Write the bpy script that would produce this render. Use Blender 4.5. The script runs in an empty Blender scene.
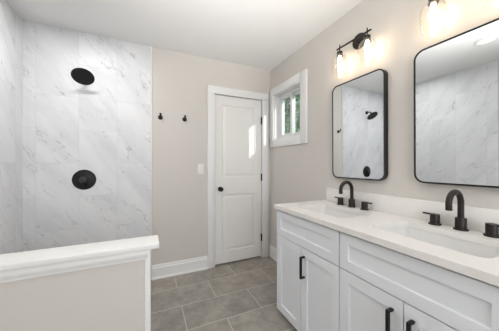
import bpy, bmesh, math, random
from mathutils import Vector, Matrix

PI = math.pi
S = bpy.context.scene
COL = S.collection
random.seed(4)

# ------------------------------------------------------------------ camera
F_PX, YAW, HZ, CAM_H = 220.573, 0.4323, 164.222, 1.2089
cd = bpy.data.cameras.new('camera')
cam = bpy.data.objects.new('camera', cd)
COL.objects.link(cam)
cam.location = (0, 0, CAM_H)
cam.rotation_euler = (PI / 2, 0, -YAW)
cd.sensor_width = 36
cd.lens = F_PX / 499 * 36
cd.shift_y = -(165.5 - HZ) / 499
cd.clip_start = 0.02
S.camera = cam

# ------------------------------------------------------------------ exposure, world, sun, added fill lamps
S.view_settings.view_transform = 'Standard'
S.view_settings.look = 'None'
S.view_settings.gamma = 1
S.view_settings.use_curve_mapping = False
S.view_settings.exposure = 0.10

W = bpy.data.worlds.new('world')
S.world = W
W.use_nodes = True
bg = W.node_tree.nodes['Background']
bg.inputs['Color'].default_value = (0.86, 0.93, 1.0, 1)
bg.inputs['Strength'].default_value = 1.3

SUN_DIR = Vector((-0.74, 1.0, -0.60))
sd = bpy.data.lights.new('sun', 'SUN')
sd.energy = 3.0
sd.angle = 0.015
sd.color = (1.0, 0.96, 0.90)
sun = bpy.data.objects.new('sun', sd)
COL.objects.link(sun)
sun.location = (4, -3, 6)
sun.rotation_euler = SUN_DIR.to_track_quat('-Z', 'Y').to_euler()

ad = bpy.data.lights.new('added_front_fill', 'AREA')  # unseen fill lamp, added behind the camera to brighten the room
ad.shape = 'RECTANGLE'
ad.size, ad.size_y = 1.65, 1.45
ad.energy = 27
ad.color = (0.93, 0.97, 1.0)
front_fill = bpy.data.objects.new('added_front_fill', ad)
COL.objects.link(front_fill)
front_fill.location = (0.40, -1.39, 1.45)
front_fill.rotation_euler = (PI / 2, 0, 0)

bd = bpy.data.lights.new('added_ceiling_fill', 'AREA')  # unseen area lamp aimed upward, added to lift the ceiling and back wall
bd.shape = 'RECTANGLE'
bd.size, bd.size_y = 0.6, 0.5
bd.energy = 11
bd.spread = math.radians(58)
bd.color = (1.0, 0.99, 0.98)
bounce = bpy.data.objects.new('added_ceiling_fill', bd)
COL.objects.link(bounce)
bounce.location = (0.05, -0.55, 1.15)
bounce.rotation_euler = (Vector((0.40, 0.75, 2.44)) - bounce.location).to_track_quat('-Z', 'Y').to_euler()

# room numbers (metres): x along the door wall, y towards it, z up
YB, XR, XL, ZC, YF = 2.5347, 1.475, -0.98, 2.4448, -1.4
MIRROR_X = XR - 0.03

# ------------------------------------------------------------------ materials
def newmat(name):
    m = bpy.data.materials.new(name)
    m.use_nodes = True
    nt = m.node_tree
    return m, nt, nt.nodes['Principled BSDF']

def math_n(nt, op, a, b=None, c=None):
    n = nt.nodes.new('ShaderNodeMath')
    n.operation = op
    for i, v in enumerate((a, b, c)):
        if v is None:
            continue
        if isinstance(v, (int, float)):
            n.inputs[i].default_value = v
        else:
            nt.links.new(v, n.inputs[i])
    return n.outputs[0]

def mix_n(nt, fac, a, b):
    n = nt.nodes.new('ShaderNodeMix')
    n.data_type = 'RGBA'
    for sock, v in ((n.inputs[0], fac), (n.inputs[6], a), (n.inputs[7], b)):
        if isinstance(v, (int, float)):
            sock.default_value = v
        elif isinstance(v, tuple):
            sock.default_value = (*v, 1)
        else:
            nt.links.new(v, sock)
    return n.outputs[2]

def noise_n(nt, vec, scale, detail=3, rough=0.5, dist=0.0):
    n = nt.nodes.new('ShaderNodeTexNoise')
    n.inputs['Scale'].default_value = scale
    n.inputs['Detail'].default_value = detail
    n.inputs['Roughness'].default_value = rough
    n.inputs['Distortion'].default_value = dist
    if vec is not None:
        nt.links.new(vec, n.inputs['Vector'])
    return n.outputs['Fac']

def ramp_n(nt, fac, stops):
    n = nt.nodes.new('ShaderNodeMapRange')
    n.interpolation_type = 'SMOOTHSTEP'
    nt.links.new(fac, n.inputs['Value'])
    n.inputs['From Min'].default_value = stops[0]
    n.inputs['From Max'].default_value = stops[1]
    n.inputs['To Min'].default_value = stops[2]
    n.inputs['To Max'].default_value = stops[3]
    return n.outputs['Result']

def coords(nt):
    return nt.nodes.new('ShaderNodeTexCoord').outputs['Object']

def plain(name, col, rough=0.5, metal=0.0, var=0.02, scale=6.0, bump=0.0, bscale=200.0, spec=0.5):
    m, nt, p = newmat(name)
    co = coords(nt)
    fac = noise_n(nt, co, scale, 3)
    lo = tuple(c * (1 - var) for c in col)
    hi = tuple(min(1, c * (1 + var)) for c in col)
    nt.links.new(mix_n(nt, fac, lo, hi), p.inputs['Base Color'])
    p.inputs['Roughness'].default_value = rough
    p.inputs['Metallic'].default_value = metal
    p.inputs['Specular IOR Level'].default_value = spec
    if bump:
        b = nt.nodes.new('ShaderNodeBump')
        b.inputs['Strength'].default_value = bump
        b.inputs['Distance'].default_value = 0.001
        nt.links.new(noise_n(nt, co, bscale, 2), b.inputs['Height'])
        nt.links.new(b.outputs['Normal'], p.inputs['Normal'])
    return m

def marble(name, axis, off, mirror):
    """large upright marble tiles, half-tile stagger, grey diagonal veins"""
    m, nt, p = newmat(name)
    sep = nt.nodes.new('ShaderNodeSeparateXYZ')
    nt.links.new(coords(nt), sep.inputs[0])
    h = sep.outputs[axis]
    z = sep.outputs[2]
    cu = math_n(nt, 'DIVIDE', math_n(nt, 'SUBTRACT', h, off), 0.305)
    col = math_n(nt, 'FLOOR', cu)
    par = math_n(nt, 'FLOORED_MODULO', col, 2.0)
    cv = math_n(nt, 'DIVIDE', math_n(nt, 'ADD', z, math_n(nt, 'MULTIPLY', math_n(nt, 'SUBTRACT', 1.0, par), 0.305)), 0.61)
    row = math_n(nt, 'FLOOR', cv)
    fu = math_n(nt, 'FRACT', cu)
    fv = math_n(nt, 'FRACT', cv)
    du = math_n(nt, 'MULTIPLY', math_n(nt, 'MINIMUM', fu, math_n(nt, 'SUBTRACT', 1.0, fu)), 0.305)
    dv = math_n(nt, 'MULTIPLY', math_n(nt, 'MINIMUM', fv, math_n(nt, 'SUBTRACT', 1.0, fv)), 0.61)
    d = math_n(nt, 'MINIMUM', du, dv)
    grout = ramp_n(nt, d, (0.0008, 0.0026, 1.0, 0.0))
    idv = nt.nodes.new('ShaderNodeCombineXYZ')
    nt.links.new(col, idv.inputs[0]); nt.links.new(row, idv.inputs[1])
    wn = nt.nodes.new('ShaderNodeTexWhiteNoise')
    wn.noise_dimensions = '3D'
    nt.links.new(idv.outputs[0], wn.inputs['Vector'])
    # tile-local coordinates turned so that veins run diagonally
    s = mirror
    a = math_n(nt, 'ADD', math_n(nt, 'MULTIPLY', h, 0.62 * s), math_n(nt, 'MULTIPLY', z, -0.78))   # along the vein
    b = math_n(nt, 'ADD', math_n(nt, 'MULTIPLY', h, 0.78 * s), math_n(nt, 'MULTIPLY', z, 0.62))    # across it
    cv2 = nt.nodes.new('ShaderNodeCombineXYZ')
    nt.links.new(math_n(nt, 'MULTIPLY', a, 0.75), cv2.inputs[0])
    nt.links.new(math_n(nt, 'MULTIPLY', b, 3.0), cv2.inputs[1])
    nt.links.new(math_n(nt, 'MULTIPLY', wn.outputs['Value'], 37.0), cv2.inputs[2])
    v = cv2.outputs[0]
    n1 = noise_n(nt, v, 2.6, 4, 0.58, 0.12)
    r1 = math_n(nt, 'ABSOLUTE', math_n(nt, 'SUBTRACT', n1, 0.5))
    vein = ramp_n(nt, r1, (0.0, 0.014, 1.0, 0.0))
    gate = ramp_n(nt, noise_n(nt, v, 2.9, 2), (0.50, 0.64, 0.0, 1.0))
    n2 = noise_n(nt, v, 4.6, 4, 0.58, 0.15)
    r2 = math_n(nt, 'ABSOLUTE', math_n(nt, 'SUBTRACT', n2, 0.53))
    gate2 = ramp_n(nt, noise_n(nt, v, 3.7, 2), (0.51, 0.64, 0.0, 1.0))
    fine = math_n(nt, 'MULTIPLY', ramp_n(nt, r2, (0.0, 0.013, 0.7, 0.0)), gate2)
    cloud = ramp_n(nt, noise_n(nt, v, 1.7, 4, 0.6, 0.3), (0.35, 0.75, 0.0, 1.0))
    base = mix_n(nt, cloud, (0.79, 0.795, 0.81), (0.68, 0.69, 0.71))
    vv = math_n(nt, 'MINIMUM', math_n(nt, 'ADD', math_n(nt, 'MULTIPLY', math_n(nt, 'MULTIPLY', vein, gate), 0.85), fine), 1.0)
    c1 = mix_n(nt, vv, base, (0.46, 0.455, 0.455))
    nt.links.new(mix_n(nt, grout, c1, (0.68, 0.68, 0.68)), p.inputs['Base Color'])
    p.inputs['Roughness'].default_value = 0.36
    p.inputs['Specular IOR Level'].default_value = 0.22
    bp = nt.nodes.new('ShaderNodeBump')
    bp.inputs['Strength'].default_value = 0.3
    bp.inputs['Distance'].default_value = 0.001
    nt.links.new(math_n(nt, 'SUBTRACT', 1.0, grout), bp.inputs['Height'])
    nt.links.new(bp.outputs['Normal'], p.inputs['Normal'])
    return m

def slate_floor(name):
    m, nt, p = newmat(name)
    sep = nt.nodes.new('ShaderNodeSeparateXYZ')
    co = coords(nt)
    nt.links.new(co, sep.inputs[0])
    x, y = sep.outputs[0], sep.outputs[1]
    cv = math_n(nt, 'DIVIDE', math_n(nt, 'SUBTRACT', y, 1.953), 0.306)
    row = math_n(nt, 'FLOOR', cv)
    par = math_n(nt, 'FLOORED_MODULO', row, 2.0)
    cu = math_n(nt, 'DIVIDE', math_n(nt, 'SUBTRACT', x, math_n(nt, 'ADD', 0.262, math_n(nt, 'MULTIPLY', math_n(nt, 'SUBTRACT', 1.0, par), 0.303))), 0.61)
    col = math_n(nt, 'FLOOR', cu)
    fu, fv = math_n(nt, 'FRACT', cu), math_n(nt, 'FRACT', cv)
    du = math_n(nt, 'MULTIPLY', math_n(nt, 'MINIMUM', fu, math_n(nt, 'SUBTRACT', 1.0, fu)), 0.61)
    dv = math_n(nt, 'MULTIPLY', math_n(nt, 'MINIMUM', fv, math_n(nt, 'SUBTRACT', 1.0, fv)), 0.306)
    grout = ramp_n(nt, math_n(nt, 'MINIMUM', du, dv), (0.0020, 0.0042, 1.0, 0.0))
    idv = nt.nodes.new('ShaderNodeCombineXYZ')
    nt.links.new(col, idv.inputs[0]); nt.links.new(row, idv.inputs[1])
    wn = nt.nodes.new('ShaderNodeTexWhiteNoise')
    nt.links.new(idv.outputs[0], wn.inputs['Vector'])
    add = nt.nodes.new('ShaderNodeVectorMath')
    add.operation = 'ADD'
    nt.links.new(co, add.inputs[0])
    sc = nt.nodes.new('ShaderNodeVectorMath'); sc.operation = 'SCALE'
    nt.links.new(wn.outputs['Color'], sc.inputs[0]); sc.inputs['Scale'].default_value = 20
    nt.links.new(sc.outputs[0], add.inputs[1])
    n1 = noise_n(nt, add.outputs[0], 4.0, 6, 0.65, 0.6)
    n2 = noise_n(nt, add.outputs[0], 22.0, 4, 0.6)
    t = math_n(nt, 'ADD', math_n(nt, 'MULTIPLY', n1, 0.7), math_n(nt, 'MULTIPLY', n2, 0.3))
    base = mix_n(nt, ramp_n(nt, t, (0.3, 0.7, 0.0, 1.0)), FLOOR_A, FLOOR_B)
    tint = mix_n(nt, wn.outputs['Value'], (0.88, 0.90, 0.92), (1.10, 1.06, 1.01))
    mul = nt.nodes.new('ShaderNodeMix'); mul.data_type = 'RGBA'; mul.blend_type = 'MULTIPLY'
    mul.inputs[0].default_value = 1
    nt.links.new(base, mul.inputs[6]); nt.links.new(tint, mul.inputs[7])
    nt.links.new(mix_n(nt, grout, mul.outputs[2], (0.54, 0.52, 0.485)), p.inputs['Base Color'])
    p.inputs['Roughness'].default_value = 0.42
    bp = nt.nodes.new('ShaderNodeBump')
    bp.inputs['Strength'].default_value = 0.35
    bp.inputs['Distance'].default_value = 0.002
    nt.links.new(math_n(nt, 'SUBTRACT', math_n(nt, 'MULTIPLY', n1, 0.35), grout), bp.inputs['Height'])
    nt.links.new(bp.outputs['Normal'], p.inputs['Normal'])
    return m

def clear_glass(name, tint=(1, 1, 1), gloss=(0.04, 0.5)):
    m = bpy.data.materials.new(name)
    m.use_nodes = True
    nt = m.node_tree
    nt.nodes.clear()
    out = nt.nodes.new('ShaderNodeOutputMaterial')
    tr = nt.nodes.new('ShaderNodeBsdfTransparent')
    tr.inputs[0].default_value = (*tint, 1)
    gl = nt.nodes.new('ShaderNodeBsdfGlossy')
    gl.inputs['Roughness'].default_value = 0.03
    lw = nt.nodes.new('ShaderNodeLayerWeight')
    lw.inputs['Blend'].default_value = 0.35
    f = ramp_n(nt, lw.outputs['Facing'], (0.0, 1.0, gloss[0], gloss[1]))
    mx = nt.nodes.new('ShaderNodeMixShader')
    nt.links.new(f, mx.inputs[0]); nt.links.new(tr.outputs[0], mx.inputs[1]); nt.links.new(gl.outputs[0], mx.inputs[2])
    nt.links.new(mx.outputs[0], out.inputs[0])
    return m

def emit(name, col, strength):
    m, nt, p = newmat(name)
    p.inputs['Base Color'].default_value = (0.9, 0.9, 0.88, 1)
    p.inputs['Emission Color'].default_value = (*col, 1)
    p.inputs['Emission Strength'].default_value = strength
    return m

FLOOR_A, FLOOR_B = (0.235, 0.213, 0.188), (0.42, 0.39, 0.35)
M = {}
M['wall'] = plain('greige wall paint', (0.67, 0.635, 0.597), 0.7, var=0.01, bump=0.05, bscale=300, spec=0.3)
M['ceiling'] = plain('white ceiling paint', (0.87, 0.865, 0.855), 0.8, var=0.008, spec=0.2)
M['trim'] = plain('white semi-gloss trim', (0.84, 0.837, 0.832), 0.35, var=0.008, spec=0.4)
M['door'] = plain('white door paint', (0.86, 0.845, 0.825), 0.38, var=0.008, spec=0.4)
M['cab'] = plain('cool white cabinet paint', (0.83, 0.85, 0.885), 0.38, var=0.01, spec=0.4)
M['inside'] = plain('cabinet interior board', (0.45, 0.45, 0.45), 0.6)
M['counter'] = plain('warm white quartz', (0.86, 0.835, 0.805), 0.25, var=0.035, scale=35, spec=0.45)
M['porcelain'] = plain('white porcelain', (0.82, 0.81, 0.795), 0.12, var=0.005)
M['black'] = plain('matte black metal', (0.012, 0.012, 0.012), 0.42, 0.0, var=0.1, spec=0.3)
M['satin'] = plain('satin black metal', (0.030, 0.030, 0.031), 0.30, 0.0, var=0.1)
M['bronze'] = plain('dark bronze metal', (0.016, 0.012, 0.010), 0.40, 0.0, var=0.1, spec=0.35)
M['rubber'] = plain('black rubber nozzles', (0.085, 0.085, 0.09), 0.6)
M['mirror'] = plain('silvered mirror', (0.80, 0.825, 0.83), 0.004, 1.0, var=0.002)
M['vinyl'] = plain('white window vinyl', (0.80, 0.81, 0.82), 0.4, var=0.008)
M['plastic'] = plain('white switch plastic', (0.82, 0.81, 0.79), 0.35, var=0.005)
M['chrome'] = plain('brushed steel', (0.55, 0.55, 0.55), 0.25, 1.0)
M['marble_x'] = marble('white marble tile facing the room', 0, 0.028, 1)
M['marble_y'] = marble('white marble tile on the side wall', 1, YB - 0.305 * 8 - 0.12, 1)
M['floor'] = slate_floor('grey brown stone tile')
M['glass'] = clear_glass('clear lamp glass', (0.995, 0.99, 0.98), (0.025, 0.24))
M['pane'] = clear_glass('window glass', (0.97, 0.99, 0.98), (0.03, 0.35))
M['bulb'] = emit('warm glowing bulb', (1.0, 0.80, 0.56), 20.0)
M['diffuser'] = emit('downlight diffuser', (1.0, 0.95, 0.88), 0.22)
M['diffuser_bright'] = emit('bright downlight diffuser', (1.0, 0.985, 0.97), 150.0)
M['leaf'] = plain('green leaves', (0.16, 0.33, 0.16), 0.55, var=0.75, scale=9)
M['leaf2'] = plain('blue green leaves', (0.10, 0.22, 0.15), 0.55, var=0.75, scale=9)
M['bark'] = plain('bark', (0.10, 0.075, 0.05), 0.9, var=0.3)
M['lawn'] = plain('lawn', (0.10, 0.16, 0.06), 0.9, var=0.4, scale=3)

# ------------------------------------------------------------------ helpers
def props(o, label=None, cat=None, group=None, kind=None):
    if label: o['label'] = label
    if cat: o['category'] = cat
    if group: o['group'] = group
    if kind: o['kind'] = kind
    return o

def thing(name, loc, label, cat, group=None, kind=None):
    o = bpy.data.objects.new(name, None)
    o.empty_display_size = 0.05
    COL.objects.link(o)
    o.location = loc
    return props(o, label, cat, group, kind)

def obj(name, bm, mat, parent=None, smooth=True):
    bmesh.ops.recalc_face_normals(bm, faces=bm.faces)
    me = bpy.data.meshes.new(name)
    bm.to_mesh(me)
    bm.free()
    if smooth:
        me.shade_smooth()
        me.set_sharp_from_angle(angle=0.6)
    me.materials.append(mat)
    o = bpy.data.objects.new(name, me)
    COL.objects.link(o)
    if parent: o.parent = parent
    return o

def BM():
    return bmesh.new()

def box(bm, x0, x1, y0, y1, z0, z1, bev=0.0, seg=2):
    r = bmesh.ops.create_cube(bm, size=1)
    vs = r['verts']
    bmesh.ops.scale(bm, vec=(abs(x1 - x0), abs(y1 - y0), abs(z1 - z0)), verts=vs)
    bmesh.ops.translate(bm, vec=((x0 + x1) / 2, (y0 + y1) / 2, (z0 + z1) / 2), verts=vs)
    if bev:
        es = list({e for v in vs for e in v.link_edges})
        bmesh.ops.bevel(bm, geom=es, offset=bev, segments=seg, affect='EDGES', profile=0.5)
    return bm

def loft(bm, loops, cap0=True, cap1=True, close=False):
    """loops: lists of equal length; closed rings joined in order"""
    rs = [[bm.verts.new(p) for p in l] for l in loops]
    n = len(rs[0])
    pairs = list(zip(rs, rs[1:]))
    if close: pairs.append((rs[-1], rs[0]))
    for a, b in pairs:
        for i in range(n):
            bm.faces.new((a[i], a[(i + 1) % n], b[(i + 1) % n], b[i]))
    if not close:
        if cap0: bm.faces.new(rs[0][::-1])
        if cap1: bm.faces.new(rs[-1])
    return bm

def lathe(bm, prof, origin, axis, n=28, cap0=True, cap1=True, close=False):
    """prof: (radius, distance along axis) pairs"""
    q = Vector(axis).normalized().to_track_quat('Z', 'Y').to_matrix()
    o = Vector(origin)
    loops = []
    for r, d in prof:
        loops.append([o + q @ Vector((max(r, 1e-5) * math.cos(2 * PI * i / n), max(r, 1e-5) * math.sin(2 * PI * i / n), d)) for i in range(n)])
    return loft(bm, loops, cap0, cap1, close)

def tube(bm, pts, r, n=16):
    pts = [Vector(p) for p in pts]
    rad = r if isinstance(r, (list, tuple)) else [r] * len(pts)
    loops = []
    up = None
    for i, p in enumerate(pts):
        t = (pts[min(i + 1, len(pts) - 1)] - pts[max(i - 1, 0)]).normalized()
        if up is None:
            up = t.orthogonal().normalized()
        up = (up - t * up.dot(t)).normalized()
        s = t.cross(up)
        loops.append([p + (up * math.cos(2 * PI * k / n) + s * math.sin(2 * PI * k / n)) * rad[i] for k in range(n)])
    return loft(bm, loops)

def rrect(u0, u1, v0, v1, r, n=6):
    out = []
    for cu, cv, a0 in ((u1 - r, v1 - r, 0), (u0 + r, v1 - r, PI / 2), (u0 + r, v0 + r, PI), (u1 - r, v0 + r, 1.5 * PI)):
        for k in range(n + 1):
            a = a0 + PI / 2 * k / n
            out.append((cu + r * math.cos(a), cv + r * math.sin(a)))
    return out

def panelled(bm, fn, u0, u1, v0, v1, depth, panels, profile):
    """a slab seen from its front: fn(u, v, d) -> point, d = depth behind the front face.
    panels: (u0,u1,v0,v1); profile: list of (inset, depth) steps inside each panel, the last one capped"""
    us = sorted({u0, u1, *[p[0] for p in panels], *[p[1] for p in panels]})
    vs = sorted({v0, v1, *[p[2] for p in panels], *[p[3] for p in panels]})
    cache = {}
    def V(u, v, d):
        k = (round(u, 5), round(v, 5), round(d, 5))
        if k not in cache: cache[k] = bm.verts.new(fn(u, v, d))
        return cache[k]
    def inside(a, b):
        return any(p[0] < a < p[1] and p[2] < b < p[3] for p in panels)
    for i in range(len(us) - 1):
        for j in range(len(vs) - 1):
            a, b, c, d = us[i], us[i + 1], vs[j], vs[j + 1]
            if not inside((a + b) / 2, (c + d) / 2):
                bm.faces.new((V(a, c, 0), V(b, c, 0), V(b, d, 0), V(a, d, 0)))
            bm.faces.new((V(a, c, depth), V(a, d, depth), V(b, d, depth), V(b, c, depth)))
    for j in range(len(vs) - 1):
        for u in (u0, u1):
            bm.faces.new((V(u, vs[j], 0), V(u, vs[j + 1], 0), V(u, vs[j + 1], depth), V(u, vs[j], depth)))
    for i in range(len(us) - 1):
        for v in (v0, v1):
            bm.faces.new((V(us[i], v, 0), V(us[i + 1], v, 0), V(us[i + 1], v, depth), V(us[i], v, depth)))
    for (a, b, c, d) in panels:
        # outer ring follows the grid cuts lying on the panel's border
        prev = [(a, c), (b, c), (b, d), (a, d)]
        pd = 0.0
        for ins, dep in profile:
            cur = [(a + ins, c + ins), (b - ins, c + ins), (b - ins, d - ins), (a + ins, d - ins)]
            for k in range(4):
                q = (k + 1) % 4
                bm.faces.new((V(*prev[k], pd), V(*prev[q], pd), V(*cur[q], dep), V(*cur[k], dep)))
            prev, pd = cur, dep
        bm.faces.new([V(*q, pd) for q in prev])
    return bm

# ================================================================== SETTING
T = 0.14
bm = BM(); box(bm, XL - T, XR + T, YF - T, YB + T, -0.12, 0.0)
props(obj('floor', bm, M['floor']), 'grey brown stone tile floor in a staggered pattern', 'floor', kind='structure')
bm = BM(); box(bm, XL - T, XR + T, YF - T, YB + T, ZC, ZC + 0.12)
props(obj('ceiling', bm, M['ceiling']), 'plain white ceiling over the bathroom', 'ceiling', kind='structure')

# door wall, with the doorway left open behind the door
DX0, DX1, DZ = 0.7215, 1.339, 2.035
bm = BM()
box(bm, XL - T, DX0 - 0.02, YB, YB + T, 0, ZC)
box(bm, DX1 + 0.02, XR + T, YB, YB + T, 0, ZC)
box(bm, DX0 - 0.02, DX1 + 0.02, YB, YB + T, DZ + 0.02, ZC)
props(obj('wall_back', bm, M['wall']), 'greige wall holding the white door', 'wall', kind='structure')
bm = BM(); box(bm, XL - T, XL, YF - T, YB, 0, ZC)
props(obj('wall_left', bm, M['wall']), 'greige side wall facing the mirrors', 'wall', kind='structure')

WY0, WY1, WZ0, WZ1 = 1.885, 2.44, 1.515, 2.09
bm = BM()
box(bm, XR, XR + T, YF - T, WY0, 0, ZC)
box(bm, XR, XR + T, WY1, YB, 0, ZC)
box(bm, XR, XR + T, WY0, WY1, 0, WZ0)
box(bm, XR, XR + T, WY0, WY1, WZ1, ZC)
props(obj('wall_right', bm, M['wall']), 'greige wall behind the vanity and mirrors', 'wall', kind='structure')

bm = BM()  # its opening is made up to hold the front fill lamp
box(bm, XL, -0.45, YF - T, YF, 0, ZC)
box(bm, 1.25, XR, YF - T, YF, 0, ZC)
box(bm, -0.45, 1.25, YF - T, YF, 0, 0.70)
box(bm, -0.45, 1.25, YF - T, YF, 2.20, ZC)
props(obj('wall_front', bm, M['wall']), 'greige wall behind the camera with a wide opening added for the fill lamp', 'wall', kind='structure')
bm = BM(); box(bm, -0.45, 1.25, YF - 0.06, YF - 0.02, 0.70, 2.20)  # added panel closing the opening behind the front fill lamp
props(obj('fill_back_panel', bm, M['vinyl']), 'white panel added behind the front fill lamp, out of view', 'window', kind='structure')

# marble cladding
TX = 0.030
bm = BM(); box(bm, XL + 0.008, TX, YB - 0.008, YB, 0, ZC)
props(obj('wall_shower_back', bm, M['marble_x']), 'white marble tiled shower wall behind the shower head', 'wall', kind='structure')
bm = BM(); box(bm, XL, XL + 0.008, 1.10, YB, 0, ZC)
props(obj('wall_shower_left', bm, M['marble_y']), 'white marble tiled shower wall at the far left', 'wall', kind='structure')
bm = BM(); box(bm, TX, TX + 0.010, YB - 0.010, YB, 0, ZC, 0.002)
props(obj('trim_1', bm, M['trim']), 'thin white strip edging the marble tile', 'trim', kind='structure')

# baseboards
def base_prof(bm, p0, p1, nrm, h=0.146, t=0.015):
    """baseboard with a small stepped top, extruded p0 -> p1; nrm points into the room"""
    p0, p1, nrm = Vector((*p0, 0)), Vector((*p1, 0)), Vector((*nrm, 0))
    prof = [(0, 0), (t, 0), (t, h - 0.034), (t - 0.006, h - 0.028), (t - 0.007, h - 0.008), (t - 0.010, h), (0, h)]
    loops = [[p + nrm * a + Vector((0, 0, z)) for a, z in prof] for p in (p0, p1)]
    loft(bm, loops)
    # shoe strip
    pr2 = [(t, 0), (t + 0.010, 0), (t + 0.010, 0.012), (t + 0.006, 0.018), (t, 0.020)]
    loft(bm, [[p + nrm * a + Vector((0, 0, z)) for a, z in pr2] for p in (p0, p1)])
    return bm
CW = 0.092
bm = BM(); base_prof(bm, (TX + 0.010, YB), (DX0 - CW, YB), (0, -1))
props(obj('baseboard_back', bm, M['trim']), 'white baseboard between marble tile and door', 'baseboard', kind='structure')
bm = BM(); base_prof(bm, (XR, 1.53), (XR, YB), (-1, 0))
props(obj('baseboard_right', bm, M['trim']), 'short white baseboard between vanity and door corner', 'baseboard', kind='structure')

# door casing and door
bm = BM()
ct = 0.020
def casing_leg(bm, a0, a1, z1):
    box(bm, a0, a1, YB - ct, YB, 0, z1, 0.003)
casing_leg(bm, DX0 - CW, DX0 - 0.004, DZ + 0.004)
casing_leg(bm, DX1 + 0.004, DX1 + CW, DZ + 0.004)
box(bm, DX0 - CW, DX1 + CW, YB - ct, YB, DZ + 0.004, DZ + 0.092, 0.003)
props(obj('trim_2', bm, M['trim']), 'white casing around the door', 'trim', kind='structure')
bm = BM()
box(bm, DX0 - 0.02, DX0 - 0.004, YB, YB + T, 0, DZ + 0.004)
box(bm, DX1 + 0.004, DX1 + 0.02, YB, YB + T, 0, DZ + 0.004)
box(bm, DX0 - 0.02, DX1 + 0.02, YB, YB + T, DZ + 0.004, DZ + 0.02)
box(bm, DX0 - 0.004, DX0 + 0.010, YB + 0.046, YB + 0.07, 0, DZ + 0.004)
box(bm, DX1 - 0.010, DX1 + 0.004, YB + 0.046, YB + 0.07, 0, DZ + 0.004)
box(bm, DX0 - 0.004, DX1 + 0.004, YB + 0.046, YB + 0.07, DZ - 0.010, DZ + 0.004)
props(obj('trim_3', bm, M['trim']), 'white jamb inside the doorway', 'trim', kind='structure')
door = thing('door_1', (DX1, YB, 0), 'white two-panel interior door with a black knob', 'door', kind='structure')
y0 = 0.004
bm = BM()
panelled(bm, lambda u, v, d: (u - DX1, y0 + d, v), DX0 + 0.003, DX1 - 0.002, 0.020, DZ - 0.003, 0.036,
         [(0.806, 1.250, 1.050, 1.925), (0.806, 1.250, 0.160, 0.842)],
         [(0.010, 0.009), (0.020, 0.009), (0.045, 0.003)])
obj('door_slab', bm, M['door'], door, smooth=False)
bm = BM()
kx, kz = 0.785 - DX1, 0.913
lathe(bm, [(0.0, 0), (0.028, 0), (0.028, 0.006), (0.024, 0.010), (0.011, 0.012), (0.010, 0.030), (0.017, 0.034), (0.025, 0.044), (0.026, 0.054), (0.020, 0.063), (0.0, 0.066)], (kx, y0, kz), (0, -1, 0))
k = obj('door_knob', bm, M['black'], door); k['label'] = 'round black door knob'
for hz in (1.77, 1.04, 0.262):
    bm = BM()
    lathe(bm, [(0.0, 0), (0.010, 0), (0.010, 0.092), (0.0, 0.092)], (0.001, -0.006, hz - 0.044), (0, 0, 1), 12)
    lathe(bm, [(0.0, 0), (0.004, 0), (0.004, 0.096), (0.0, 0.096)], (0.002, -0.004, hz - 0.048), (0, 0, 1), 12)
    box(bm, -0.006, 0.004, -0.003, y0 + 0.002, hz - 0.044, hz + 0.044)
    obj('hinge', bm, M['black'], door)['label'] = 'black door hinge'
bm = BM(); box(bm, DX0 - 0.3, DX1 + 0.13, YB + T, YB + T + 0.03, 0, ZC)
props(obj('wall_hallway', bm, M['wall']), 'dark space behind the closed door', 'wall', kind='structure')

# window
cy0, cy1, cz0, cz1 = 1.787, 2.527, 1.424, 2.178
bm = BM()
box(bm, XR - 0.019, XR, cy0, WY0 + 0.004, cz0, cz1, 0.002)
box(bm, XR - 0.019, XR, WY1 - 0.004, cy1, cz0, cz1, 0.002)
box(bm, XR - 0.019, XR, WY0 + 0.004, WY1 - 0.004, WZ1 - 0.004, cz1, 0.002)
box(bm, XR - 0.019, XR, WY0 + 0.004, WY1 - 0.004, cz0, WZ0 + 0.004, 0.002)
box(bm, XR, XR + T, WY0, WY0 + 0.012, WZ0, WZ1)
box(bm, XR, XR + T, WY1 - 0.012, WY1, WZ0, WZ1)
box(bm, XR, XR + T, WY0 + 0.012, WY1 - 0.012, WZ1 - 0.012, WZ1)
box(bm, XR, XR + T, WY0 + 0.012, WY1 - 0.012, WZ0, WZ0 + 0.012)
props(obj('trim_4', bm, M['trim']), 'white flat casing and reveal around the small window', 'trim', kind='structure')
win = thing('window_1', (XR + 0.10, (WY0 + WY1) / 2, WZ0), 'small white sliding window with trees outside', 'window', kind='structure')
def ring(bm, x0, x1, y0, y1, z0, z1, w, wb=None, bev=0.002):
    wb = wb or w
    box(bm, x0, x1, y0, y0 + w, z0, z1, bev); box(bm, x0, x1, y1 - w, y1, z0, z1, bev)
    box(bm, x0, x1, y0 + w, y1 - w, z0, z0 + wb, bev); box(bm, x0, x1, y0 + w, y1 - w, z1 - wb, z1, bev)
wy0, wy1, wz0, wz1 = WY0 + 0.012, WY1 - 0.012, WZ0 + 0.012, WZ1 - 0.012
hy, hz_ = (wy1 - wy0) / 2, wz1 - wz0
zb = 0.012
bm = BM(); ring(bm, -0.040, 0.035, -hy, hy, zb, zb + hz_, 0.026)
obj('window_frame', bm, M['vinyl'], win)
for nm, xa, ya, yb_ in (('sash', -0.032, -0.010, hy - 0.026), ('sash', -0.002, -hy + 0.026, 0.030)):
    bm = BM(); ring(bm, xa, xa + 0.026, ya, yb_, zb + 0.026, zb + hz_ - 0.026, 0.034, 0.030)
    s = obj(nm, bm, M['vinyl'], win)
    bm = BM(); box(bm, xa + 0.011, xa + 0.015, ya + 0.034, yb_ - 0.034, zb + 0.056, zb + hz_ - 0.056)
    obj('pane', bm, M['pane'], s)

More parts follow.
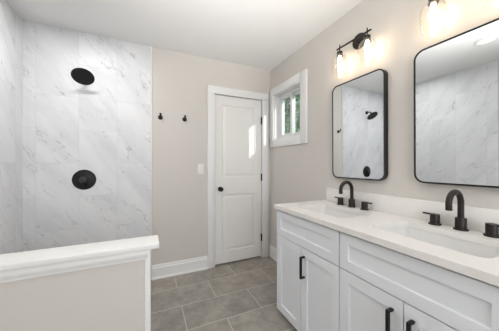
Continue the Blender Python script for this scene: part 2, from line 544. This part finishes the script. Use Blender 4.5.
# half wall of the shower
PX = -0.012
PY0, PY1, PZ = 1.130, 1.228, 0.818
half = thing('wall_half', (XL, PY0, 0), 'low greige half wall with a white cap beside the shower', 'half wall', kind='structure')
def L(x, y, z): return (x - XL, y - PY0, z)
def lbox(bm, x0, x1, y0, y1, z0, z1, bev=0.0, seg=2):
    return box(bm, x0 - XL, x1 - XL, y0 - PY0, y1 - PY0, z0, z1, bev, seg)
bm = BM(); lbox(bm, XL, PX, PY0, PY1, 0, PZ)
obj('wall_core', bm, M['wall'], half)
bm = BM(); lbox(bm, XL + 0.009, PX, PY1, PY1 + 0.008, 0, PZ)
obj('shower_side_tile', bm, M['marble_x'], half)['label'] = 'marble tile on the shower side'
bm = BM(); lbox(bm, PX, PX + 0.024, PY0 - 0.004, PY1 + 0.008, 0, PZ, 0.002)
obj('end_trim', bm, M['trim'], half)['label'] = 'white board on the end of the half wall'
bm = BM(); lbox(bm, XL + 0.009, 0.049, PY0 - 0.026, PY1 + 0.016, PZ, PZ + 0.024, 0.004, 3)
obj('cap', bm, M['trim'], half)['label'] = 'white cap board'
bm = BM()
prof = [(0, 0), (-0.012, 0), (-0.012, -0.010), (-0.014, -0.013), (-0.014, -0.022), (-0.010, -0.032), (-0.006, -0.038), (-0.006, -0.046), (0, -0.048)]
loft(bm, [[Vector(L(x, PY0 - 0.004 + a if a else PY0 , PZ + z)) for a, z in prof] for x in (XL + 0.009, PX + 0.012)])
obj('moulding', bm, M['trim'], half)['label'] = 'white moulding under the cap'

# outside
bm = BM(); box(bm, 1.7, 16, -6, 16, -0.5, -0.35)
props(obj('ground', bm, M['lawn']), 'lawn outside the window', 'ground', kind='structure')
bm = BM(); box(bm, XR + T, XR + T + 0.55, YF - 0.4, YB + 0.6, ZC + 0.02, ZC + 0.14)  # unseen eave, put in to block the sun above the door patch
props(obj('added_eave', bm, M['trim']), 'unseen eave added above the window to cut the sun patch', 'roof', kind='structure')
def tree(loc, h, r, n, mat, label, seed):
    rnd = random.Random(seed)
    t = thing('tree', loc, label, 'tree', 'trees outside the window')
    bm = BM()
    tube(bm, [(0, 0, 0), (0.05, 0.02, h * 0.35), (0.0, 0.06, h * 0.7), (0.03, 0.0, h * 0.92)], [0.10, 0.08, 0.05, 0.02], 10)
    obj('trunk', bm, M['bark'], t)
    bm = BM()
    for i in range(n):
        a, b = rnd.uniform(0, 2 * PI), rnd.uniform(-1, 1)
        q = rnd.uniform(0.45, 1.0) ** 0.5
        c = Vector((r * q * math.cos(a) * math.sqrt(1 - b * b), r * q * math.sin(a) * math.sqrt(1 - b * b), h * 0.55 + h * 0.45 * q * b))
        u = Vector((rnd.gauss(0, 1), rnd.gauss(0, 1), rnd.gauss(0, 1))).normalized()
        w = u.orthogonal().normalized()
        s = rnd.uniform(0.05, 0.11) * (1 if r < 1.5 else 1.8)
        p = [c - u * s, c + w * s * 0.42 - u * s * .1, c + u * s, c - w * s * 0.42 - u * s * .1]
        bm.faces.new([bm.verts.new(x) for x in p])
    me_o = obj('foliage', bm, mat, t, smooth=False)
    return t
tree((3.2, 4.9, -0.35), 4.9, 1.15, 9000, M['leaf'], 'leafy green tree seen close through the small window', 1)
tree((6.3, 7.0, -0.35), 6.5, 2.2, 9000, M['leaf2'], 'darker green tree standing further off outside the small window', 2)

# ================================================================== VANITY
CT_Z, CT_T, CT_X = 0.8831, 0.030, 0.9251
def cabinet(yc, label, pulls, group, split, grips):
    hw = 0.3195
    X0 = 0.945
    t = thing('vanity_cabinet', (X0, yc, 0), label, 'cabinet', group)
    top = CT_Z - CT_T
    dpt = XR - 0.002 - X0
    bm = BM()
    zb = 0.055
    box(bm, 0.020, dpt, hw - 0.018, hw, zb, top); box(bm, 0.020, dpt, -hw, -hw + 0.018, zb, top)
    box(bm, 0.020, dpt, -hw + 0.018, hw - 0.018, zb, zb + 0.018)
    box(bm, dpt - 0.010, dpt, -hw + 0.018, hw - 0.018, zb + 0.018, top)
    box(bm, 0.020, 0.038, -hw + 0.018, hw - 0.018, 0.633, 0.663)
    box(bm, 0.020, 0.038, -hw + 0.018, hw - 0.018, top - 0.030, top)
    obj('cabinet_body', bm, M['cab'], t)
    bm = BM(); box(bm, 0.085, 0.100, -hw, hw, 0, zb); box(bm, 0.1, dpt, hw - .018, hw, 0, zb); box(bm, 0.1, dpt, -hw, -hw + .018, 0, zb)
    obj('toe_kick', bm, M['cab'], t)
    def shaker(u0, u1, v0, v1, rail):
        bm = BM()
        panelled(bm, lambda u, v, d: (d, u, v), u0, u1, v0, v1, 0.019,
                 [(u0 + rail, u1 - rail, v0 + rail, v1 - rail)], [(0.001, 0.0008), (0.003, 0.009)])
        return bm
    g = 0.0024
    obj('drawer_front', shaker(-hw + g, hw - g, 0.6525, top - 0.013, 0.052), M['cab'], t, smooth=False)
    for k, (a, b) in enumerate(((split + g, hw - g), (-hw + g, split - g))):
        d = obj('cabinet_door', shaker(a, b, 0.053, 0.6465, 0.058), M['cab'], t, smooth=False)
        if pulls[k]:
            py = grips[k]
            bm = BM()
            za, zb_ = 0.454, 0.598
            box(bm, -0.037, -0.024, py - 0.007, py + 0.007, za, zb_, 0.0015)
            box(bm, -0.026, 0.0, py - 0.007, py + 0.007, za, za + 0.010, 0.001)
            box(bm, -0.026, 0.0, py - 0.007, py + 0.007, zb_ - 0.010, zb_, 0.001)
            obj('handle', bm, M['black'], d)['label'] = 'square black bar pull'
    return t
cabinet(1.2045, 'white shaker vanity cabinet nearest the door, with one black bar pull', (False, True), 'vanity cabinets', 0.011, (0, -0.027))
cabinet(0.5635, 'white shaker vanity cabinet cut off by the right edge, with two black bar pulls', (True, True), 'vanity cabinets', -0.011, (0.034, -0.048))

# worktop with two rounded sink cut-outs
SX0, SX1, SHW = 1.055, 1.345, 0.226
CY1, CY0 = 1.5395, 0.225
sinks = (1.196, 0.566)
bm = BM()
def add_loop(bm, pts, z):
    vs = [bm.verts.new((x, y, z)) for x, y in pts]
    return [bm.edges.new((vs[i], vs[(i + 1) % len(vs)])) for i in range(len(vs))]
es = add_loop(bm, rrect(CT_X, XR, CY0, CY1, 0.003, 2), CT_Z)
for sy in sinks:
    es += add_loop(bm, rrect(SX0, SX1, sy - SHW, sy + SHW, 0.035, 6), CT_Z)
r = bmesh.ops.triangle_fill(bm, use_beauty=True, use_dissolve=False, edges=es)
fs = [f for f in bm.faces]
ex = bmesh.ops.extrude_face_region(bm, geom=fs)
bmesh.ops.translate(bm, vec=(0, 0, -CT_T), verts=[v for v in ex['geom'] if isinstance(v, bmesh.types.BMVert)])
ct_o = thing('countertop', (XR, CY1, CT_Z), 'warm white quartz countertop running across both vanity cabinets', 'countertop')
bmesh.ops.translate(bm, vec=(-XR, -CY1, -CT_Z), verts=bm.verts)
obj('slab', bm, M['counter'], ct_o, smooth=False)
bm = BM(); box(bm, XR - 0.020, XR, CY0, CY1 - 0.030, CT_Z, CT_Z + 0.116, 0.0015)
props(obj('backsplash', bm, M['counter']), 'low warm white quartz backsplash strip standing on the countertop along the wall', 'backsplash')

def sink(yc, label):
    t = thing('sink', ((SX0 + SX1) / 2, yc, CT_Z - CT_T), label, 'sink', 'undermount sinks')
    hx = (SX1 - SX0) / 2
    def R(e, z, r):
        return [(x, y, z) for x, y in rrect(-hx - e, hx + e, -SHW - e, SHW + e, r, 6)]
    bm = BM()
    inner = [R(0.020, 0, 0.05), R(0.004, 0, 0.038), R(0.002, -0.010, 0.036), R(-0.004, -0.09, 0.036), R(-0.012, -0.115, 0.036), R(-0.030, -0.128, 0.036), R(-0.10, -0.134, 0.03)]
    outer = [R(-0.095, -0.146, 0.03), R(-0.02, -0.140, 0.036), R(0.004, -0.11, 0.04), R(0.010, -0.012, 0.042), R(0.020, -0.012, 0.05)]
    loft(bm, inner + outer, close=False, cap0=False, cap1=False)
    # close flange edge and bottom
    bm.verts.ensure_lookup_table()
    n = len(inner[0])
    vs = list(bm.verts)
    a, z = vs[:n], vs[-n:]
    for i in range(n):
        bm.faces.new((a[i], a[(i + 1) % n], z[(i + 1) % n], z[i]))
    # floor of the bowl: the ring between inner[-1] and outer[0] is replaced by two caps
    i0, o0 = (len(inner) - 1) * n, len(inner) * n
    kill = [f for f in bm.faces if {v.index for v in f.verts} <= set(range(i0, o0 + n)) and any(v.index >= o0 for v in f.verts) and any(v.index < o0 for v in f.verts)]
    bmesh.ops.delete(bm, geom=kill, context='FACES_ONLY')
    bm.verts.ensure_lookup_table()
    bm.faces.new([bm.verts[i0 + i] for i in range(n)]); bm.faces.new([bm.verts[o0 + i] for i in range(n)])
    obj('basin', bm, M['porcelain'], t)
    bm = BM()
    lathe(bm, [(0.0, 0), (0.022, 0), (0.022, 0.003), (0.016, 0.004), (0.014, 0.002), (0.0, 0.002)], (0.02, 0, -0.134), (0, 0, 1), 20)
    obj('drain', bm, M['black'], t)
sink(sinks[0], 'white rectangular undermount sink nearest the door')
sink(sinks[1], 'white rectangular undermount sink in front of the right-hand mirror')

def faucet(yc, sgn, label):
    t = thing('faucet', (1.412, yc, CT_Z), label, 'faucet', 'widespread faucets')
    bm = BM()
    lathe(bm, [(0, 0), (0.029, 0), (0.029, 0.005), (0.028, 0.007), (0.0225, 0.0075), (0.0225, 0.058), (0.0215, 0.060), (0.0, 0.060)], (0, 0, 0), (0, 0, 1))
    obj('spout_base', bm, M['bronze'], t)
    bm = BM()
    zc, r = 0.134, 0.057
    pts = [(0, 0, 0.056), (0, 0, 0.10)] + [(-r + r * math.cos(a), 0, zc + r * math.sin(a)) for a in [PI * k / 20 * 1.04 for k in range(21)]]
    ex = Vector(pts[-1]); tg = (ex - Vector(pts[-2])).normalized()
    pts += [tuple(ex + tg * 0.010), tuple(ex + tg * 0.020)]
    tube(bm, pts, 0.0130, 18)
    obj('spout', bm, M['bronze'], t)
    for s in (1, -1):
        bm = BM()
        oy = 0.109 * s
        lathe(bm, [(0, 0), (0.028, 0), (0.028, 0.005), (0.027, 0.007), (0.0215, 0.0075), (0.0215, 0.055), (0.0207, 0.057), (0.0, 0.057)], (0, oy, 0), (0, 0, 1))
        hnd = obj('handle', bm, M['bronze'], t)
        bm = BM()
        box(bm, -0.008, 0.008, oy if s > 0 else oy - 0.056, oy + 0.056 if s > 0 else oy, 0.049, 0.0575, 0.0015)
        obj('lever', bm, M['bronze'], hnd)
faucet(1.200, 1, 'dark bronze gooseneck faucet with two levers nearest the door')
faucet(0.555, 1, 'dark bronze gooseneck faucet with two levers at the right sink')

# ================================================================== MIRRORS
MIRROR_TURN = 0.0125
def wall_mirror(yc, zc, label):
    w, h = 0.460, 0.770
    t = thing('wall_mirror', (XR - 0.002, yc, zc - h / 2), label, 'mirror', 'black framed mirrors')
    t.rotation_euler = (0, -0.005, MIRROR_TURN)
    D = 0.035
    def R(e, x, r):
        return [(-x, y, z + h / 2) for y, z in rrect(-w / 2 + e, w / 2 - e, -h / 2 + e, h / 2 - e, r, 10)]
    rr = 0.053
    bm = BM()
    loft(bm, [R(0, 0, rr), R(0, D - 0.002, rr), R(0.002, D, rr - 0.002), R(0.0085, D, rr - 0.008), R(0.0095, D - 0.001, rr - 0.009), R(0.0095, 0.0, rr - 0.009)], close=True)
    obj('frame', bm, M['black'], t)['label'] = 'thin black metal frame with rounded corners'
    bm = BM()
    loft(bm, [R(0.0096, D - 0.008, rr - 0.0092), R(0.0096, D - 0.003, rr - 0.0092)])
    obj('mirror_glass', bm, M['mirror'], t, smooth=False)
wall_mirror(1.190, 1.480, 'black framed rounded mirror nearest the window, reflecting the shower head')
wall_mirror(0.552, 1.485, 'black framed rounded mirror cut off by the right edge, reflecting marble')

# ================================================================== LAMPS
def vanity_light(yc, label):
    t = thing('vanity_light', (XR, yc, 2.138), label, 'wall light', 'two-bulb wall lights')
    OX = -0.078
    bm = BM()
    lathe(bm, [(0, 0), (0.058, 0), (0.058, 0.010), (0.054, 0.016), (0.0, 0.018)], (0, 0, 0.012), (-1, 0, 0), 32)
    obj('backplate', bm, M['bronze'], t)
    bm = BM(); tube(bm, [(-0.016, 0, 0.0), (OX, 0, 0)], 0.009, 12)
    obj('arm', bm, M['bronze'], t)
    bm = BM(); box(bm, OX - 0.005, OX + 0.005, -0.152, 0.152, -0.005, 0.005, 0.001)
    obj('bar', bm, M['bronze'], t)
    for s in (1, -1):
        y = 0.122 * s
        bm = BM()
        lathe(bm, [(0, 0.026), (0.0045, 0.026), (0.0045, -0.020), (0.012, -0.024), (0.021, -0.030), (0.021, -0.056), (0.024, -0.058), (0.024, -0.064), (0.0, -0.064)], (OX, y, 0), (0, 0, 1), 20)
        obj('socket', bm, M['bronze'], t)
        # thin glass jar, open at the bottom
        bm = BM()
        o = [(0.0255, -0.050), (0.030, -0.058), (0.046, -0.070), (0.056, -0.090), (0.060, -0.120), (0.059, -0.160), (0.053, -0.200), (0.046, -0.222)]
        i_ = [(r - 0.002, z) for r, z in o[::-1]]
        lathe(bm, o + i_, (OX, y, 0), (0, 0, 1), 32, close=True)
        obj('glass_shade', bm, M['glass'], t)['label'] = 'clear glass jar shade'
        bm = BM()
        lathe(bm, [(0, -0.064), (0.011, -0.066), (0.013, -0.080), (0.0155, -0.10), (0.0155, -0.165), (0.011, -0.182), (0, -0.188)], (OX, y, 0), (0, 0, 1), 18)
        obj('bulb', bm, M['bulb'], t)['label'] = 'glowing warm tubular bulb'
    return t
vanity_light(1.180, 'dark bronze two-bulb wall light above the mirror nearest the window')
vanity_light(0.542, 'dark bronze two-bulb wall light above the right mirror, mostly out of frame')

def downlight(x, y, mat, label):
    dl = thing('ceiling_downlight', (x, y, ZC), label, 'ceiling light', 'ceiling downlights')
    bm = BM(); lathe(bm, [(0.070, 0.0), (0.092, 0.0), (0.090, 0.006), (0.074, 0.009), (0.070, 0.006)], (0, 0, 0), (0, 0, -1), 40, close=True)
    obj('trim_ring', bm, M['trim'], dl)
    bm = BM(); lathe(bm, [(0, 0.001), (0.070, 0.001), (0.070, 0.005), (0, 0.006)], (0, 0, 0), (0, 0, -1), 40)
    obj('diffuser', bm, mat, dl)
downlight(-0.26, 0.98, M['diffuser'], 'round white ceiling downlight, seen faintly in the right mirror')
downlight(-0.45, 1.88, M['diffuser_bright'], 'round white ceiling downlight over the shower')

# ================================================================== SHOWER FITTINGS
fy = YB - 0.008
sh = thing('overhead_shower', (-0.545, fy, 2.065), 'round black rain shower head on the marble wall', 'shower head')
HR = 0.87
hc = Vector((0.022, -0.125, -0.080))          # centre of the spray face
nd = Vector((0.05, -0.60, -0.80)).normalized()
bm = BM(); lathe(bm, [(0, 0), (0.030, 0), (0.030, 0.005), (0.026, 0.010), (0.014, 0.014), (0, 0.014)], (0, 0, 0), (0, -1, 0), 28)
obj('flange', bm, M['black'], sh)
bm = BM()
tail = hc - nd * 0.045
tube(bm, [(0, -0.01, 0), (0.001, -0.035, 0.001), (0.002, -0.060, -0.001), (0.004, -0.080, -0.009), tuple(tail + Vector((0, 0.004, 0.004))), tuple(hc - nd * 0.030)], 0.0095, 14)
obj('shower_arm', bm, M['black'], sh)
bm = BM()
lathe(bm, [(0, -0.040), (0.014, -0.040), (0.016, -0.030), (0.022, -0.022), (0.060 * HR, -0.014), (0.094 * HR, -0.010), (0.098 * HR, -0.006), (0.098 * HR, -0.002), (0.095 * HR, 0.0), (0.0, 0.0)], hc, nd, 44)
hd = obj('spray_head', bm, M['black'], sh)
bm = BM()
q = nd.to_track_quat('Z', 'Y').to_matrix()
for rr_, cnt in ((0.018, 8), (0.036, 14), (0.054, 20), (0.072, 26), (0.086, 32)):
    for k in range(cnt):
        a = 2 * PI * k / cnt
        lathe(bm, [(0.0028, -0.001), (0.0022, 0.003), (0, 0.003)], hc + q @ Vector((rr_ * HR * math.cos(a), rr_ * HR * math.sin(a), 0)), nd, 6, cap0=False)
nz = obj('nozzles', bm, M['rubber'], hd); nz['kind'] = 'stuff'

sv = thing('shower_valve', (-0.540, fy, 1.064), 'round black shower valve with lever below the shower head', 'shower valve')
bm = BM(); lathe(bm, [(0, 0), (0.094, 0), (0.094, 0.004), (0.090, 0.008), (0.040, 0.010), (0.036, 0.012), (0, 0.012)], (0, 0, 0), (0, -1, 0), 44)
obj('escutcheon', bm, M['black'], sv)
bm = BM(); lathe(bm, [(0, 0.010), (0.031, 0.010), (0.031, 0.042), (0.024, 0.049), (0, 0.051)], (0, 0, 0), (0, -1, 0), 28)
hv = obj('valve_handle', bm, M['satin'], sv)
bm = BM(); box(bm, -0.007, 0.007, -0.046, -0.034, -0.072, 0.0, 0.002)
obj('lever', bm, M['black'], hv)

# ================================================================== HOOKS AND SWITCH
def hook(x, label):
    t = thing('robe_hook', (x, YB, 1.708), label, 'robe hook', 'black robe hooks')
    bm = BM(); lathe(bm, [(0, 0), (0.024, 0), (0.024, 0.005), (0.021, 0.008), (0, 0.009)], (0, 0, 0), (0, -1, 0), 24)
    obj('hook_base', bm, M['black'], t)
    bm = BM()
    tube(bm, [(0, -0.006, 0), (0, -0.030, -0.002), (0, -0.040, 0.004), (0, -0.044, 0.014), (0, -0.044, 0.028)], [0.010, 0.010, 0.010, 0.009, 0.009], 14)
    lathe(bm, [(0, 0), (0.009, 0), (0.0115, 0.003), (0.0115, 0.009), (0.008, 0.012), (0, 0.012)], (0, -0.044, 0.025), (0, 0, 1), 14)
    obj('hook_peg', bm, M['black'], t)
hook(0.122, 'small black robe hook on the greige wall, beside the marble tile')
hook(0.372, 'small black robe hook on the greige wall, the one closer to the door')

sw = thing('light_switch', (0.553, YB, 1.152), 'white rocker light switch plate beside the door casing', 'light switch')
bm = BM(); box(bm, -0.036, 0.036, -0.006, 0, -0.060, 0.060, 0.003)
obj('switch_plate', bm, M['plastic'], sw)
bm = BM(); box(bm, -0.0165, 0.0165, -0.0095, -0.004, -0.033, 0.033, 0.0015)
obj('rocker', bm, M['plastic'], sw)
